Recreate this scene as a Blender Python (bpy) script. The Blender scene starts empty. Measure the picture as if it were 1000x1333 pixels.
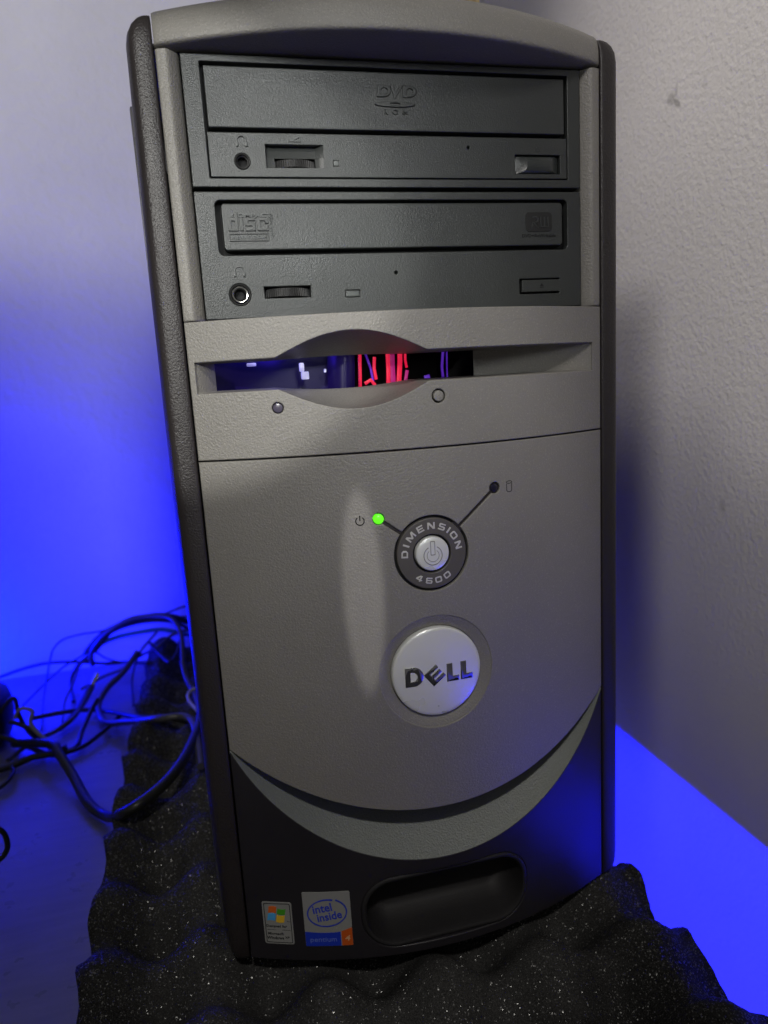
import bpy, bmesh, math, random
from mathutils import Vector, Matrix
random.seed(7)
R = math.radians
scene = bpy.context.scene
COL = scene.collection
G = 0.001            # everything below is measured in millimetres
ZO = 290.0           # the desk lies 290 mm under the seam above the floppy panel

# ------------------------------------------------------------------ camera
cam_d = bpy.data.cameras.new('camera')
cam = bpy.data.objects.new('camera', cam_d); COL.objects.link(cam)
right = Vector((0.96879413, -0.24080509, -0.05874393))
down = Vector((-0.10026594, -0.16398519, -0.98135396))
fwd = Vector((0.22668189, 0.95661997, -0.18301244))
loc = Vector((-77.42, -270.60, -23.44 + ZO)) * G
m = Matrix.Identity(4)
for i, col in enumerate((right, -down, -fwd)):
    for r in range(3): m[r][i] = col[r]
m.translation = loc
cam.matrix_world = m
cam_d.sensor_fit = 'VERTICAL'; cam_d.sensor_height = 24.0
cam_d.lens = 930.6 / 1333.0 * 24.0
cam_d.clip_start = 0.01; cam_d.clip_end = 20.0
cam_d.dof.use_dof = True; cam_d.dof.focus_distance = 0.268; cam_d.dof.aperture_fstop = 8.0
scene.camera = cam
scene.render.resolution_x = 768; scene.render.resolution_y = 1024

# ------------------------------------------------------------------ world, lamps, exposure
world = bpy.data.worlds.new('World'); scene.world = world; world.use_nodes = True
world.node_tree.nodes['Background'].inputs[0].default_value = (1.0, 0.97, 0.92, 1)
world.node_tree.nodes['Background'].inputs[1].default_value = 0.10

def aim(o, target):
    d = Vector(target) - o.location
    o.rotation_euler = d.to_track_quat('-Z', 'Y').to_euler()
def area(name, pos, target, sx, sy, watts, color, spread=180):
    l = bpy.data.lights.new(name, 'AREA'); l.shape = 'RECTANGLE'
    l.size = sx * G; l.size_y = sy * G; l.energy = watts; l.color = color; l.spread = R(spread)
    o = bpy.data.objects.new(name, l); COL.objects.link(o)
    o.location = Vector((pos[0], pos[1], pos[2] + ZO)) * G
    aim(o, Vector((target[0], target[1], target[2] + ZO)) * G)
    return o
def spot(name, pos, target, deg, blend, watts, color, radius=10, sx=1, sy=1):
    l = bpy.data.lights.new(name, 'SPOT'); l.spot_size = R(deg); l.spot_blend = blend
    l.energy = watts; l.color = color; l.shadow_soft_size = radius * G
    o = bpy.data.objects.new(name, l); COL.objects.link(o)
    o.location = Vector((pos[0], pos[1], pos[2] + ZO)) * G
    aim(o, Vector((target[0], target[1], target[2] + ZO)) * G)
    o.scale = (sx, sy, 1)
    return o
def strip(name, centre, length, width, normal, along, watts, color):
    l = bpy.data.lights.new(name, 'AREA'); l.shape = 'RECTANGLE'; l.size = length * G; l.size_y = width * G
    l.energy = watts; l.color = color
    o = bpy.data.objects.new(name, l); COL.objects.link(o)
    z = -Vector(normal).normalized(); x = Vector(along).normalized(); y = z.cross(x)
    mm = Matrix.Identity(4)
    for i, c in enumerate((x, y, z)):
        for r in range(3): mm[r][i] = c[r]
    mm.translation = Vector((centre[0], centre[1], centre[2] + ZO)) * G
    o.matrix_world = mm
    return o
# soft light from the room in front; added unseen spots shape the pools of light on front and walls
spot('front_fill_spot', (-110, -540, 430), (-26, 0, -128), 28, 0.6, 7.6, (1.0, 0.96, 0.90), 16, 0.70, 1.0)  # added elliptical fill shaped to the tower front, source unseen
area('front_room_light', (-20, -560, 175), (-35, 0, 30), 80, 190, 0.042, (0.97, 1.0, 0.98), 27)
spot('left_pool_spot', (-300, -480, 150), (-88, 0, 24), 17.0, 0.12, 8.6, (1.0, 0.99, 0.94), 7)  # added spot; its rim imitates the edge of a cast shadow
spot('door_streak_spot', (-120, -560, 240), (-27, -17, -101), 1.5, 0.4, 7.0, (1.0, 0.98, 0.97), 2, 1.0, 4.4)  # added narrow spot that shapes the light streak on the door
spot('wall_top_spot', (-420, -250, 520), (-205, 460, 350), 38, 0.28, 6.2, (1.0, 0.98, 0.96), 40)  # added to whiten the upper back wall, no real fitting
spot('wall_top_halo_spot', (-420, -250, 520), (-195, 460, 310), 48, 0.7, 7.2, (1.0, 0.98, 0.97), 50)  # wider added pool, a second brightness step on the back wall
spot('right_wall_fill', (-330, -520, 430), (330, 90, 5), 41, 1.0, 10.5, (1.0, 0.96, 0.93), 60)  # unseen fill cone added for the right wall
spot('high_wall_fill', (-200, 60, 640), (193, 60, 170), 46, 1.0, 6.0, (1.0, 0.95, 0.92), 40)  # extra fill added over the tower for the upper right wall
# blue light strips: under the desk's right edge, behind the computer and at the desk's far left
strip('blue_strip_right', (78, 60, -295.2), 760, 2.2, (1, 0, -0.12), (0, 1, 0), 3.4, (0.0, 0.002, 1.0))
strip('blue_strip_rear', (150, 448, -250), 70, 10, (0, -0.8, -0.6), (1, 0, 0), 0.14, (0.004, 0.006, 1.0))
strip('blue_strip_left', (-380, 380, -265), 160, 20, (0.61, 0.76, 0.2), (-0.76, 0.61, 0), 5.5, (0.0, 0.003, 1.0))

scene.view_settings.view_transform = 'Standard'
scene.view_settings.look = 'None'
scene.view_settings.exposure = 0.0
scene.view_settings.gamma = 1.0
scene.view_settings.use_curve_mapping = False

# ------------------------------------------------------------------ materials
def nt(name):
    mt = bpy.data.materials.new(name); mt.use_nodes = True
    t = mt.node_tree; b = t.nodes['Principled BSDF']
    return mt, t, b
def coords(t, scale=1.0):
    tc = t.nodes.new('ShaderNodeTexCoord'); return tc.outputs['Object']
def noise(t, vec, scale, detail=2.0, rough=0.5):
    n = t.nodes.new('ShaderNodeTexNoise'); n.inputs['Scale'].default_value = scale
    n.inputs['Detail'].default_value = detail; n.inputs['Roughness'].default_value = rough
    t.links.new(vec, n.inputs['Vector']); return n
def ramp(t, fac, stops):
    r = t.nodes.new('ShaderNodeValToRGB')
    e = r.color_ramp.elements
    while len(e) < len(stops): e.new(0.5)
    for el, (p, c) in zip(e, stops):
        el.position = p; el.color = (c[0], c[1], c[2], 1) if hasattr(c, '__len__') else (c, c, c, 1)
    t.links.new(fac, r.inputs['Fac']); return r
def bump(t, height, strength, dist, normal=None):
    b = t.nodes.new('ShaderNodeBump'); b.inputs['Strength'].default_value = strength
    b.inputs['Distance'].default_value = dist
    t.links.new(height, b.inputs['Height'])
    if normal: t.links.new(normal, b.inputs['Normal'])
    return b
def plastic(name, col, rough=0.5, grain=900, gdist=0.00022, gstr=0.6, spec=0.5, var=0.12, fleck=0.0, metal=0.0):
    mt, t, b = nt(name)
    v = coords(t)
    n1 = noise(t, v, 22, 4, 0.6)
    lo = [c * (1 - var) for c in col]; hi = [min(1, c * (1 + var)) for c in col]
    rc = ramp(t, n1.outputs['Fac'], [(0.3, lo), (0.7, hi)])
    out = rc.outputs['Color']
    n2 = noise(t, v, grain, 2.5, 0.62)
    if fleck > 0:
        mx = t.nodes.new('ShaderNodeMix'); mx.data_type = 'RGBA'; mx.blend_type = 'MIX'
        n3 = noise(t, v, grain * 1.9, 1.0, 0.5)
        fr = ramp(t, n3.outputs['Fac'], [(0.60, 0.0), (0.74, fleck)])
        t.links.new(fr.outputs['Color'], mx.inputs['Factor'])
        t.links.new(out, mx.inputs['A']); mx.inputs['B'].default_value = (min(1, col[0] * 3.2), min(1, col[1] * 3.1), min(1, col[2] * 3.0), 1)
        out = mx.outputs['Result']
    t.links.new(out, b.inputs['Base Color'])
    b.inputs['Roughness'].default_value = rough
    b.inputs['Specular IOR Level'].default_value = spec
    b.inputs['Metallic'].default_value = metal
    rr = ramp(t, n1.outputs['Fac'], [(0.35, max(0.05, rough - 0.06)), (0.7, min(1, rough + 0.06))])
    t.links.new(rr.outputs['Color'], b.inputs['Roughness'])
    if gstr > 0:
        bp = bump(t, n2.outputs['Fac'], gstr, gdist)
        t.links.new(bp.outputs['Normal'], b.inputs['Normal'])
    return mt
def plain(name, col, rough=0.5, spec=0.5, metal=0.0, emit=None, es=0.0):
    mt, t, b = nt(name)
    b.inputs['Base Color'].default_value = (*col, 1); b.inputs['Roughness'].default_value = rough
    b.inputs['Specular IOR Level'].default_value = spec; b.inputs['Metallic'].default_value = metal
    if emit:
        b.inputs['Emission Color'].default_value = (*emit, 1); b.inputs['Emission Strength'].default_value = es
    return mt

M = {}
M['fascia'] = plastic('grey_textured_plastic', (0.192, 0.183, 0.166), 0.46, 1250, 0.00036, 0.9, 0.5, 0.05, 0.20)
M['drive'] = plastic('charcoal_drive_plastic', (0.0300, 0.0330, 0.0322), 0.36, 2000, 0.00013, 0.85, 0.5, 0.06, 0.24)
M['drive_inner'] = plastic('charcoal_drive_plastic_smooth', (0.030, 0.034, 0.033), 0.34, 1800, 0.00012, 0.5, 0.5, 0.06, 0.08)
M['strip'] = plastic('dark_aubergine_plastic', (0.021, 0.0172, 0.0174), 0.42, 1300, 0.00030, 0.85, 0.5, 0.08, 0.22)
M['base'] = plastic('near_black_plastic', (0.0190, 0.0170, 0.0205), 0.40, 1200, 0.00012, 0.5, 0.45, 0.08)
M['scoop'] = plastic('silver_green_textured_plastic', (0.150, 0.162, 0.152), 0.42, 1300, 0.00036, 0.9, 0.5, 0.06, 0.20)
M['black'] = plain('black_cavity', (0.006, 0.006, 0.007), 0.7, 0.3)
M['rubber'] = plastic('black_rubber', (0.012, 0.012, 0.012), 0.5, 700, 0.0001, 0.3, 0.4)
M['case'] = plastic('dark_painted_steel', (0.05, 0.048, 0.055), 0.32, 900, 0.0001, 0.3, 0.5)
M['metal'] = plastic('satin_silver', (0.80, 0.81, 0.80), 0.30, 2600, 0.00004, 0.35, 0.5, 0.02, 0.0, 0.35)
M['mirror'] = plain('polished_chrome', (0.50, 0.50, 0.54), 0.06, 0.5, 1.0)
M['nickel'] = plain('nickel', (0.55, 0.55, 0.52), 0.22, 0.5, 1.0)
M['silver_print'] = plain('silver_print', (0.52, 0.51, 0.49), 0.45, 0.5, 0.15)
M['led_green'] = plain('lit_green_lens', (0.1, 0.6, 0.03), 0.3, 0.5, 0, (0.13, 1.0, 0.01), 0.85)
M['led_dark'] = plain('unlit_dark_lens', (0.010, 0.009, 0.022), 0.15, 0.6)
M['led_lilac'] = plain('unlit_smoky_lens', (0.070, 0.062, 0.090), 0.25, 0.5)
M['led_grey'] = plain('unlit_grey_lens', (0.066, 0.074, 0.070), 0.3, 0.5)
M['sticker_silver'] = plain('silver_foil_sticker', (0.30, 0.30, 0.29), 0.36, 0.5, 0.2)
M['st_black'] = plain('sticker_black_ink', (0.008, 0.008, 0.010), 0.5)
M['st_blue'] = plain('sticker_blue_ink', (0.012, 0.035, 0.42), 0.4)
M['st_orange'] = plain('sticker_orange_ink', (0.50, 0.085, 0.012), 0.4)
M['fl_red'] = plain('flag_orange_red', (0.60, 0.12, 0.02), 0.35)
M['fl_green'] = plain('flag_green', (0.06, 0.30, 0.02), 0.35)
M['fl_blue'] = plain('flag_sky_blue', (0.07, 0.35, 0.70), 0.35)
M['fl_yellow'] = plain('flag_yellow', (0.72, 0.44, 0.03), 0.35)
M['st_pale'] = plain('sticker_pale_ink', (0.11, 0.16, 0.50), 0.4)
M['st_pale2'] = plain('sticker_pale_orange_ink', (0.62, 0.34, 0.18), 0.4)

# ------------------------------------------------------------------ mesh helpers (input in mm)
def place(o, parent):
    COL.objects.link(o)
    if parent is not None:
        o.parent = parent
        if parent.type == 'EMPTY': o.location = -parent.location
    return o
def finish(me, mat, name, parent, smooth=True, angle=38, weighted=False):
    for v in me.vertices:
        c = v.co; v.co = (c.x * G, c.y * G, (c.z + ZO) * G)
    me.materials.clear(); me.materials.append(mat)
    if smooth:
        me.shade_smooth(); me.set_sharp_from_angle(angle=R(angle))
    me.name = name
    o = bpy.data.objects.new(name, me); place(o, parent)
    if weighted:
        w = o.modifiers.new('weighted', 'WEIGHTED_NORMAL'); w.keep_sharp = True; w.weight = 80
    return o
def obj(name, bm, mat, parent=None, smooth=True, angle=38, recalc=True):
    if recalc: bmesh.ops.recalc_face_normals(bm, faces=bm.faces)
    me = bpy.data.meshes.new(name); bm.to_mesh(me); bm.free()
    return finish(me, mat, name, parent, smooth, angle)
def tag(o, label, cat, group=None):
    o['label'] = label; o['category'] = cat
    if group: o['group'] = group
    return o
def thing(name, label, cat, loc, group=None):
    o = bpy.data.objects.new(name, None); COL.objects.link(o); o.empty_display_size = 0.03
    o.location = Vector((loc[0], loc[1], loc[2] + ZO)) * G
    return tag(o, label, cat, group)
HW = 82.0; BW = 18.9
def bow(x): return -BW * (1 - (x / HW) ** 2)
def curve_mesh(loops, thick, bevel, res=2):
    cu = bpy.data.curves.new('tmp', 'CURVE'); cu.dimensions = '2D'; cu.fill_mode = 'BOTH'
    for pts in loops:
        s = cu.splines.new('POLY'); s.points.add(len(pts) - 1)
        for i, p in enumerate(pts): s.points[i].co = (p[0], p[1], 0, 1)
        s.use_cyclic_u = True
    cu.extrude = max(0.0001, thick / 2 - bevel); cu.bevel_depth = bevel; cu.offset = -bevel; cu.bevel_resolution = res
    return eval_curve(cu)
def eval_curve(cu):
    o = bpy.data.objects.new('tmp', cu); COL.objects.link(o)
    dg = bpy.context.evaluated_depsgraph_get(); dg.update()
    me = bpy.data.meshes.new_from_object(o.evaluated_get(dg))
    bpy.data.objects.remove(o); bpy.data.curves.remove(cu)
    return me
def to_front(me, front, thick, bowed, step=5.0, off=None):
    """2-D drawing (x, z) with its thickness laid on the bowed (or flat) front; front = distance behind it"""
    bm = bmesh.new(); bm.from_mesh(me)
    bmesh.ops.remove_doubles(bm, verts=bm.verts, dist=0.0005)
    if bowed and step:
        xs = [v.co.x for v in bm.verts]; x0, x1 = min(xs), max(xs)
        k = math.ceil(x0 / step) * step
        while k < x1:
            bmesh.ops.bisect_plane(bm, geom=bm.verts[:] + bm.edges[:] + bm.faces[:], dist=0.0005, plane_co=(k, 0, 0), plane_no=(1, 0, 0))
            k += step
    for v in bm.verts:
        x, z, t = v.co.x, v.co.y, v.co.z
        y = front + thick / 2 - t + (bow(x) if bowed else 0)
        v.co = (x, y, z)
    bmesh.ops.recalc_face_normals(bm, faces=bm.faces)
    bm.to_mesh(me); bm.free()
    return me
def plate(name, loops, front, thick, mat, parent, bevel=0.35, bowed=True, step=5.0, res=2, weighted=True):
    me = to_front(curve_mesh(loops, thick, bevel, res), front, thick, bowed, step)
    return finish(me, mat, name, parent, True, 40, weighted)
def rect(x0, z0, x1, z1, r=0.0, n=5):
    if r <= 0: return [(x0, z0), (x1, z0), (x1, z1), (x0, z1)]
    p = []
    for cx, cz, a0 in ((x1 - r, z0 + r, -90), (x1 - r, z1 - r, 0), (x0 + r, z1 - r, 90), (x0 + r, z0 + r, 180)):
        for i in range(n + 1):
            a = R(a0 + 90 * i / n); p.append((cx + r * math.cos(a), cz + r * math.sin(a)))
    return p
def circle(cx, cz, r, n=48): return [(cx + r * math.cos(2 * math.pi * i / n), cz + r * math.sin(2 * math.pi * i / n)) for i in range(n)]
def arc(cx, cz, r, a0, a1, n=24): return [(cx + r * math.cos(R(a0 + (a1 - a0) * i / n)), cz + r * math.sin(R(a0 + (a1 - a0) * i / n))) for i in range(n + 1)]
def ring_band(cx, cz, r, w, a0=0, a1=360, n=40):
    return arc(cx, cz, r + w / 2, a0, a1, n) + arc(cx, cz, r - w / 2, a1, a0, n)
def stroke(pts, w):
    """polyline thickened to a closed outline"""
    L = []; Rr = []
    for i, p in enumerate(pts):
        a = pts[max(0, i - 1)]; b = pts[min(len(pts) - 1, i + 1)]
        dx, dz = b[0] - a[0], b[1] - a[1]; l = math.hypot(dx, dz) or 1
        nx, nz = -dz / l * w / 2, dx / l * w / 2
        L.append((p[0] + nx, p[1] + nz)); Rr.append((p[0] - nx, p[1] - nz))
    return L + Rr[::-1]
def text_mesh(body, size, thick, bold=0.0, shear=0.0, bevel=0.0):
    cu = bpy.data.curves.new('tmp', 'FONT'); cu.body = body; cu.size = size; cu.shear = shear
    cu.align_x = 'CENTER'; cu.align_y = 'CENTER'; cu.extrude = thick / 2; cu.offset = bold; cu.resolution_u = 3
    return eval_curve(cu)
def letters(name, pieces, front, thick, mat, parent, bowed=True):
    """pieces: (body, x, z, size, bold, width factor, rotation, shear, height factor) joined in one part"""
    bm = bmesh.new()
    for body, x, z, size, bold, wf, rot, sh, hf in pieces:
        me = text_mesh(body, size, thick, bold, sh)
        ca, sa = math.cos(rot), math.sin(rot)
        for v in me.vertices:
            a, b = v.co.x * wf, v.co.y * hf
            v.co.x = x + a * ca - b * sa; v.co.y = z + a * sa + b * ca
        bm.from_mesh(me); bpy.data.meshes.remove(me)
    me = bpy.data.meshes.new('tmp'); bm.to_mesh(me); bm.free()
    me = to_front(me, front, thick, bowed, None)
    return finish(me, mat, name, parent, False)
def loft(name, rings, mat, parent, closed=False, cap=False, angle=40):
    """rings: list of equally long point lists (x, y, z)"""
    bm = bmesh.new(); V = [[bm.verts.new(p) for p in r] for r in rings]
    n = len(V[0])
    for a, b in zip(V, V[1:]):
        for i in range(n if closed else n - 1):
            j = (i + 1) % n
            try: bm.faces.new((a[i], a[j], b[j], b[i]))
            except ValueError: pass
    if cap:
        for c in ([V[-1]] if cap == 1 else [V[0], V[-1]]):
            try: bm.faces.new(c)
            except ValueError: pass
    bmesh.ops.remove_doubles(bm, verts=bm.verts, dist=0.0005)
    return obj(name, bm, mat, parent, True, angle)
def lathe_front(name, cx, cz, prof, mat, parent, bowed=True, n=56, angle=30, base=0.0, cap=1):
    """profile of (radius, depth behind the front) turned about an axis that points out of the front"""
    rings = []
    for r, d in prof:
        ring = []
        for i in range(n):
            a = 2 * math.pi * i / n; x = cx + r * math.cos(a); z = cz + r * math.sin(a)
            ring.append((x, base + d + (bow(x) if bowed else 0), z))
        rings.append(ring)
    return loft(name, rings, mat, parent, True, cap, angle)
def box_bm(bm, x0, y0, z0, x1, y1, z1):
    v = [bm.verts.new(p) for p in ((x0, y0, z0), (x1, y0, z0), (x1, y1, z0), (x0, y1, z0), (x0, y0, z1), (x1, y0, z1), (x1, y1, z1), (x0, y1, z1))]
    for f in ((0, 3, 2, 1), (4, 5, 6, 7), (0, 1, 5, 4), (1, 2, 6, 5), (2, 3, 7, 6), (3, 0, 4, 7)): bm.faces.new([v[i] for i in f])
    return v
def box(name, a, b, mat, parent=None, bev=0.0, seg=2):
    bm = bmesh.new(); box_bm(bm, *a, *b)
    if bev: bmesh.ops.bevel(bm, geom=bm.edges[:], offset=bev, segments=seg, affect='EDGES', profile=0.6)
    return obj(name, bm, mat, parent)

# ------------------------------------------------------------------ setting: desk and walls
def wall_mat(name, col, big, fine, stains=()):
    mt, t, b = nt(name); v = coords(t)
    n1 = noise(t, v, 9, 4, 0.6)
    rc = ramp(t, n1.outputs['Fac'], [(0.3, [c * 0.95 for c in col]), (0.7, [min(1, c * 1.04) for c in col])])
    out = rc.outputs['Color']
    for (px, py, pz, ang, sx, sz, dark, seed) in stains:
        mp = t.nodes.new('ShaderNodeMapping'); mp.vector_type = 'TEXTURE'
        mp.inputs['Location'].default_value = (px * G, py * G, (pz + ZO) * G)
        mp.inputs['Rotation'].default_value = (R(ang), 0, 0)
        mp.inputs['Scale'].default_value = (1, sx * G, sz * G)
        t.links.new(v, mp.inputs['Vector'])
        gr = t.nodes.new('ShaderNodeTexGradient'); gr.gradient_type = 'SPHERICAL'
        mm = t.nodes.new('ShaderNodeVectorMath'); mm.operation = 'MULTIPLY'; mm.inputs[1].default_value = (0, 1, 1)
        t.links.new(mp.outputs['Vector'], mm.inputs[0]); t.links.new(mm.outputs['Vector'], gr.inputs['Vector'])
        ns = noise(t, v, 260 + seed * 13, 3, 0.7)
        mu = t.nodes.new('ShaderNodeMath'); mu.operation = 'MULTIPLY'
        t.links.new(gr.outputs['Fac'], mu.inputs[0]); t.links.new(ns.outputs['Fac'], mu.inputs[1])
        fr = ramp(t, mu.outputs[0], [(0.10, 0.0), (0.32, dark)])
        mx = t.nodes.new('ShaderNodeMix'); mx.data_type = 'RGBA'
        t.links.new(fr.outputs['Color'], mx.inputs['Factor']); t.links.new(out, mx.inputs['A'])
        mx.inputs['B'].default_value = (0.10, 0.095, 0.09, 1); out = mx.outputs['Result']
    t.links.new(out, b.inputs['Base Color']); b.inputs['Roughness'].default_value = 0.75
    b.inputs['Specular IOR Level'].default_value = 0.25
    n2 = noise(t, v, big, 3, 0.55); b1 = bump(t, n2.outputs['Fac'], 0.75, 0.0010)
    n3 = noise(t, v, fine, 2, 0.5); b2 = bump(t, n3.outputs['Fac'], 0.45, 0.0004, b1.outputs['Normal'])
    t.links.new(b2.outputs['Normal'], b.inputs['Normal'])
    return mt
M['wall_right'] = wall_mat('roller_textured_paint', (0.74, 0.715, 0.70), 300, 800,
    [(193, 112, 121, 20, 7, 5, 0.38, 1), (193, 107, 117, -50, 2.4, 6.5, 0.5, 2), (193, 108, 124, 5, 2, 7, 0.25, 3), (193, 84, 119, 10, 3, 7, 0.10, 4), (193, 62, -103, 0, 4, 6, 0.22, 5)])
M['wall_back'] = wall_mat('matt_white_paint', (0.66, 0.66, 0.67), 120, 400)
mt, t, b = nt('dark_grey_laminate'); v = coords(t)
mp = t.nodes.new('ShaderNodeMapping'); mp.inputs['Scale'].default_value = (1, 6, 1); t.links.new(v, mp.inputs['Vector'])
n1 = noise(t, mp.outputs['Vector'], 30, 4, 0.6)
rc = ramp(t, n1.outputs['Fac'], [(0.3, (0.17, 0.17, 0.18)), (0.7, (0.21, 0.21, 0.22))]); t.links.new(rc.outputs['Color'], b.inputs['Base Color'])
n2 = noise(t, v, 60, 3, 0.6); rr = ramp(t, n2.outputs['Fac'], [(0.3, 0.26), (0.7, 0.36)]); t.links.new(rr.outputs['Color'], b.inputs['Roughness'])
bp = bump(t, n1.outputs['Fac'], 0.15, 0.0003); t.links.new(bp.outputs['Normal'], b.inputs['Normal'])
M['desk'] = mt

def structure(o): o['kind'] = 'structure'; return o
desk_top = structure(box('desk', (-900, -420, -293.4), (104, 459.6, -290), M['desk']))
box('desk_core', (-900, -420, -318), (74, 459.6, -293.5), M['desk'], desk_top)
structure(box('wall_back', (-1200, 460, -700), (193, 500, 1100), M['wall_back']))
structure(box('wall_right', (193, -900, -700), (233, 500, 1100), M['wall_right']))

# ------------------------------------------------------------------ the computer
PC = thing('computer_tower', 'grey and black desktop computer tower with two optical drives standing on black foam', 'computer', (0, 200, -262))

# case body behind the front
box('case_body', (-89.5, 100, -262), (89.5, 436, 97.5), M['case'], PC, 1.2)
for s in (-1, 1):
    box('side_panel', (min(s * 89.6, s * 93.6), 26, -256), (max(s * 89.6, s * 93.6), 430, 80), M['case'], PC, 1.0)
box('top_panel', (-89.4, 24.2, 97.6), (89.4, 434, 100.5), M['case'], PC, 0.8)
box('chassis_floor', (-89.4, 24, -261.5), (89.4, 99.8, -258), M['case'], PC, 0.5)

# side strips: rounded dark trim left and right of the front
for s in (-1, 1):
    rings = []
    zs = [-261, -260.3, -258.5, -255, -250] + [-240 + 12 * i for i in range(27)] + [82, 88, 92, 95, 97.3, 98.8, 99.6, 99.9]
    for z in zs:
        out = 92.0 + (1.5 if s < 0 else 0.2) * (1 - ((z + 80) / 180.0) ** 2) - (0.6 if s < 0 else 0.0)
        dt = max(0.0, z - 92) / 7.9; db = max(0.0, -250 - z) / 11.0
        e = 1 - math.sqrt(max(0, 1 - min(1, dt) ** 2)); e2 = 1 - math.sqrt(max(0, 1 - min(1, db) ** 2))
        sh = 6.5 * e + 3.0 * e2; yb = 3.5 * e + 2.5 * e2
        prof = [(82.55, 6.0), (82.55, 0.9), (82.75, 0.3), (83.3, 0.05), (85.2, 0.0), (87.4, 0.2), (88.6, 0.5), (89.6, 1.1), (90.5, 2.3), (91.2, 4.2), (91.75, 6.8), (92.0, 10.0), (92.0, 22.0), (91.4, 25.0), (89.0, 25.6)]
        ring = []
        for x, y in prof:
            k = (x - 82.55) / (92.0 - 82.55)
            xx = 82.55 + k * (out - 82.55 - sh)
            ring.append((s * xx, y + yb * (1 if y < 20 else 0), z))
        rings.append(ring)
    loft('side_trim', rings, M['strip'], PC, False, 2, 50)

# hood over the drives: rounded lip with a deep dark underside
rings = []
hx = [-82.1, -81.8, -81.2] + [-80 + 4 * i for i in range(41)] + [81.2, 81.8, 82.1]
for x in hx:
    e = max(0, abs(x) - 81.2) * 0.6
    b0 = bow(max(-82, min(82, x)))
    prof = [(3.5, 89.3), (b0 + 2.2, 89.75), (b0 + 0.9, 89.9), (b0 + 0.3, 90.2), (b0 + 0.02, 90.8), (b0, 92.0), (b0 + 0.2, 95.2), (b0 + 0.8, 97.8), (b0 + 1.9, 99.6), (b0 + 3.6, 101.0), (b0 + 6.6, 102.0), (b0 + 12, 102.5), (24, 102.7), (24, 97)]
    crown = 1.5 * (1 - (x / 82.2) ** 2)
    rings.append([(x, y + e, z + crown * max(0.0, min(1.0, (z - 91.0) / 8.0))) for y, z in prof])
loft('hood', rings, M['fascia'], PC, False, 2, 55)

# rounded side rails of the drive bay
for s in (-1, 1):
    rings = []
    for z in [0.55, 0.75, 1.2] + [4 + 6.5 * i for i in range(14)]:
        e = 0.35 if z < 0.6 else (0.12 if z < 0.8 else 0)
        prof = [(82.0, 6.0), (82.0, 0.7), (81.8, 0.15), (81.3, -0.12), (80.2, -0.5), (79.1, -0.82), (78.4, -0.80), (77.8, -0.45), (77.2, 0.1), (76.2, 1.2), (75.2, 2.4), (74.5, 3.5), (74.4, 7.0)]
        rings.append([(s * x, y + e, z) for x, y in prof])
    loft('side_rail', rings, M['fascia'], PC, False, 2, 50)
# sheet behind the drives
box('bay_backing', (-80, 9.0, -1.0), (80, 12, 89.4), M['black'], PC)

# ---------------- optical drives
YD = 1.3
def flat(name, loops, front, thick, mat, parent, bevel=0.25, res=2): return plate(name, loops, YD + front, thick, mat, parent, bevel, False, None, res)
def knurled_wheel(name, cx, cz, rad, h, yc, mat, parent, teeth=70):
    rings = []
    for z, k in ((-h / 2, 0.94), (-h / 2 + 0.25, 1.0), (h / 2 - 0.25, 1.0), (h / 2, 0.94)):
        ring = []
        for i in range(teeth * 4):
            a = 2 * math.pi * i / (teeth * 4)
            rr = rad * k + (0.16 if i % 4 in (0, 1) else -0.10)
            ring.append((cx + rr * math.cos(a), yc + rr * math.sin(a), cz + z))
        rings.append(ring)
    return loft(name, rings, mat, parent, True, 2, 25)
def headphones(name, x, z, s, mat, parent, depth=0.45):
    loops = [ring_band(x, z, 1.55 * s, 0.34 * s, -20, 200, 20), rect(x - 2.05 * s, z - 1.9 * s, x - 1.2 * s, z - 0.5 * s, 0.2 * s, 3), rect(x + 1.2 * s, z - 1.9 * s, x + 2.05 * s, z - 0.5 * s, 0.2 * s, 3)]
    return flat(name, loops, -depth, depth + 0.1, mat, parent, 0.05, 1)
def eject_mark(name, x, z, s, mat, parent, front):
    loops = [[(x - 1.0 * s, z - 0.1 * s), (x + 1.0 * s, z - 0.1 * s), (x, z + 1.2 * s)], rect(x - 1.0 * s, z - 0.8 * s, x + 1.0 * s, z - 0.42 * s)]
    return flat(name, loops, front - 0.14, 0.3, mat, parent, 0.05, 1)

# upper drive
D1 = flat('optical_drive', [rect(-74.1, 45.75, 74.1, 88.3, 0.4, 3), rect(-68.0, 48.75, 68.9, 86.0, 0.4, 3)], 0, 8, M['drive'], PC, 0.35)
D1['label'] = 'upper drive with a wide plain tray door'
flat('groove_backing', [rect(-71, 47, 71, 88)], 3.6, 1.0, M['black'], D1, 0.1, 1)
flat('tray_door', [rect(-66.9, 65.15, 67.45, 84.75, 0.35, 3)], -0.15, 4.0, M['drive'], D1, 0.4, 3)
d1low = flat('control_panel', [rect(-67.55, 49.15, 68.5, 63.75, 0.3, 3), circle(-56.3, 54.3, 2.75, 32), rect(-48.0, 52.35, -27.4, 60.0), rect(-23.9, 53.0, -21.9, 54.9), circle(28.0, 60.0, 0.62, 14), rect(46.8, 50.85, 65.7, 57.75, 0.25, 2)], 0.1, 3.4, M['drive'], D1, 0.22)
lathe_front('headphone_jack', -56.3, 54.3, [(2.75, 2.5), (2.72, 0.2), (2.5, -0.05), (2.25, 0.05), (2.0, 0.9), (1.75, 1.0), (1.7, 5.0), (0.2, 5.2)], M['rubber'], D1, False, 40, 30, YD)
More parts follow.
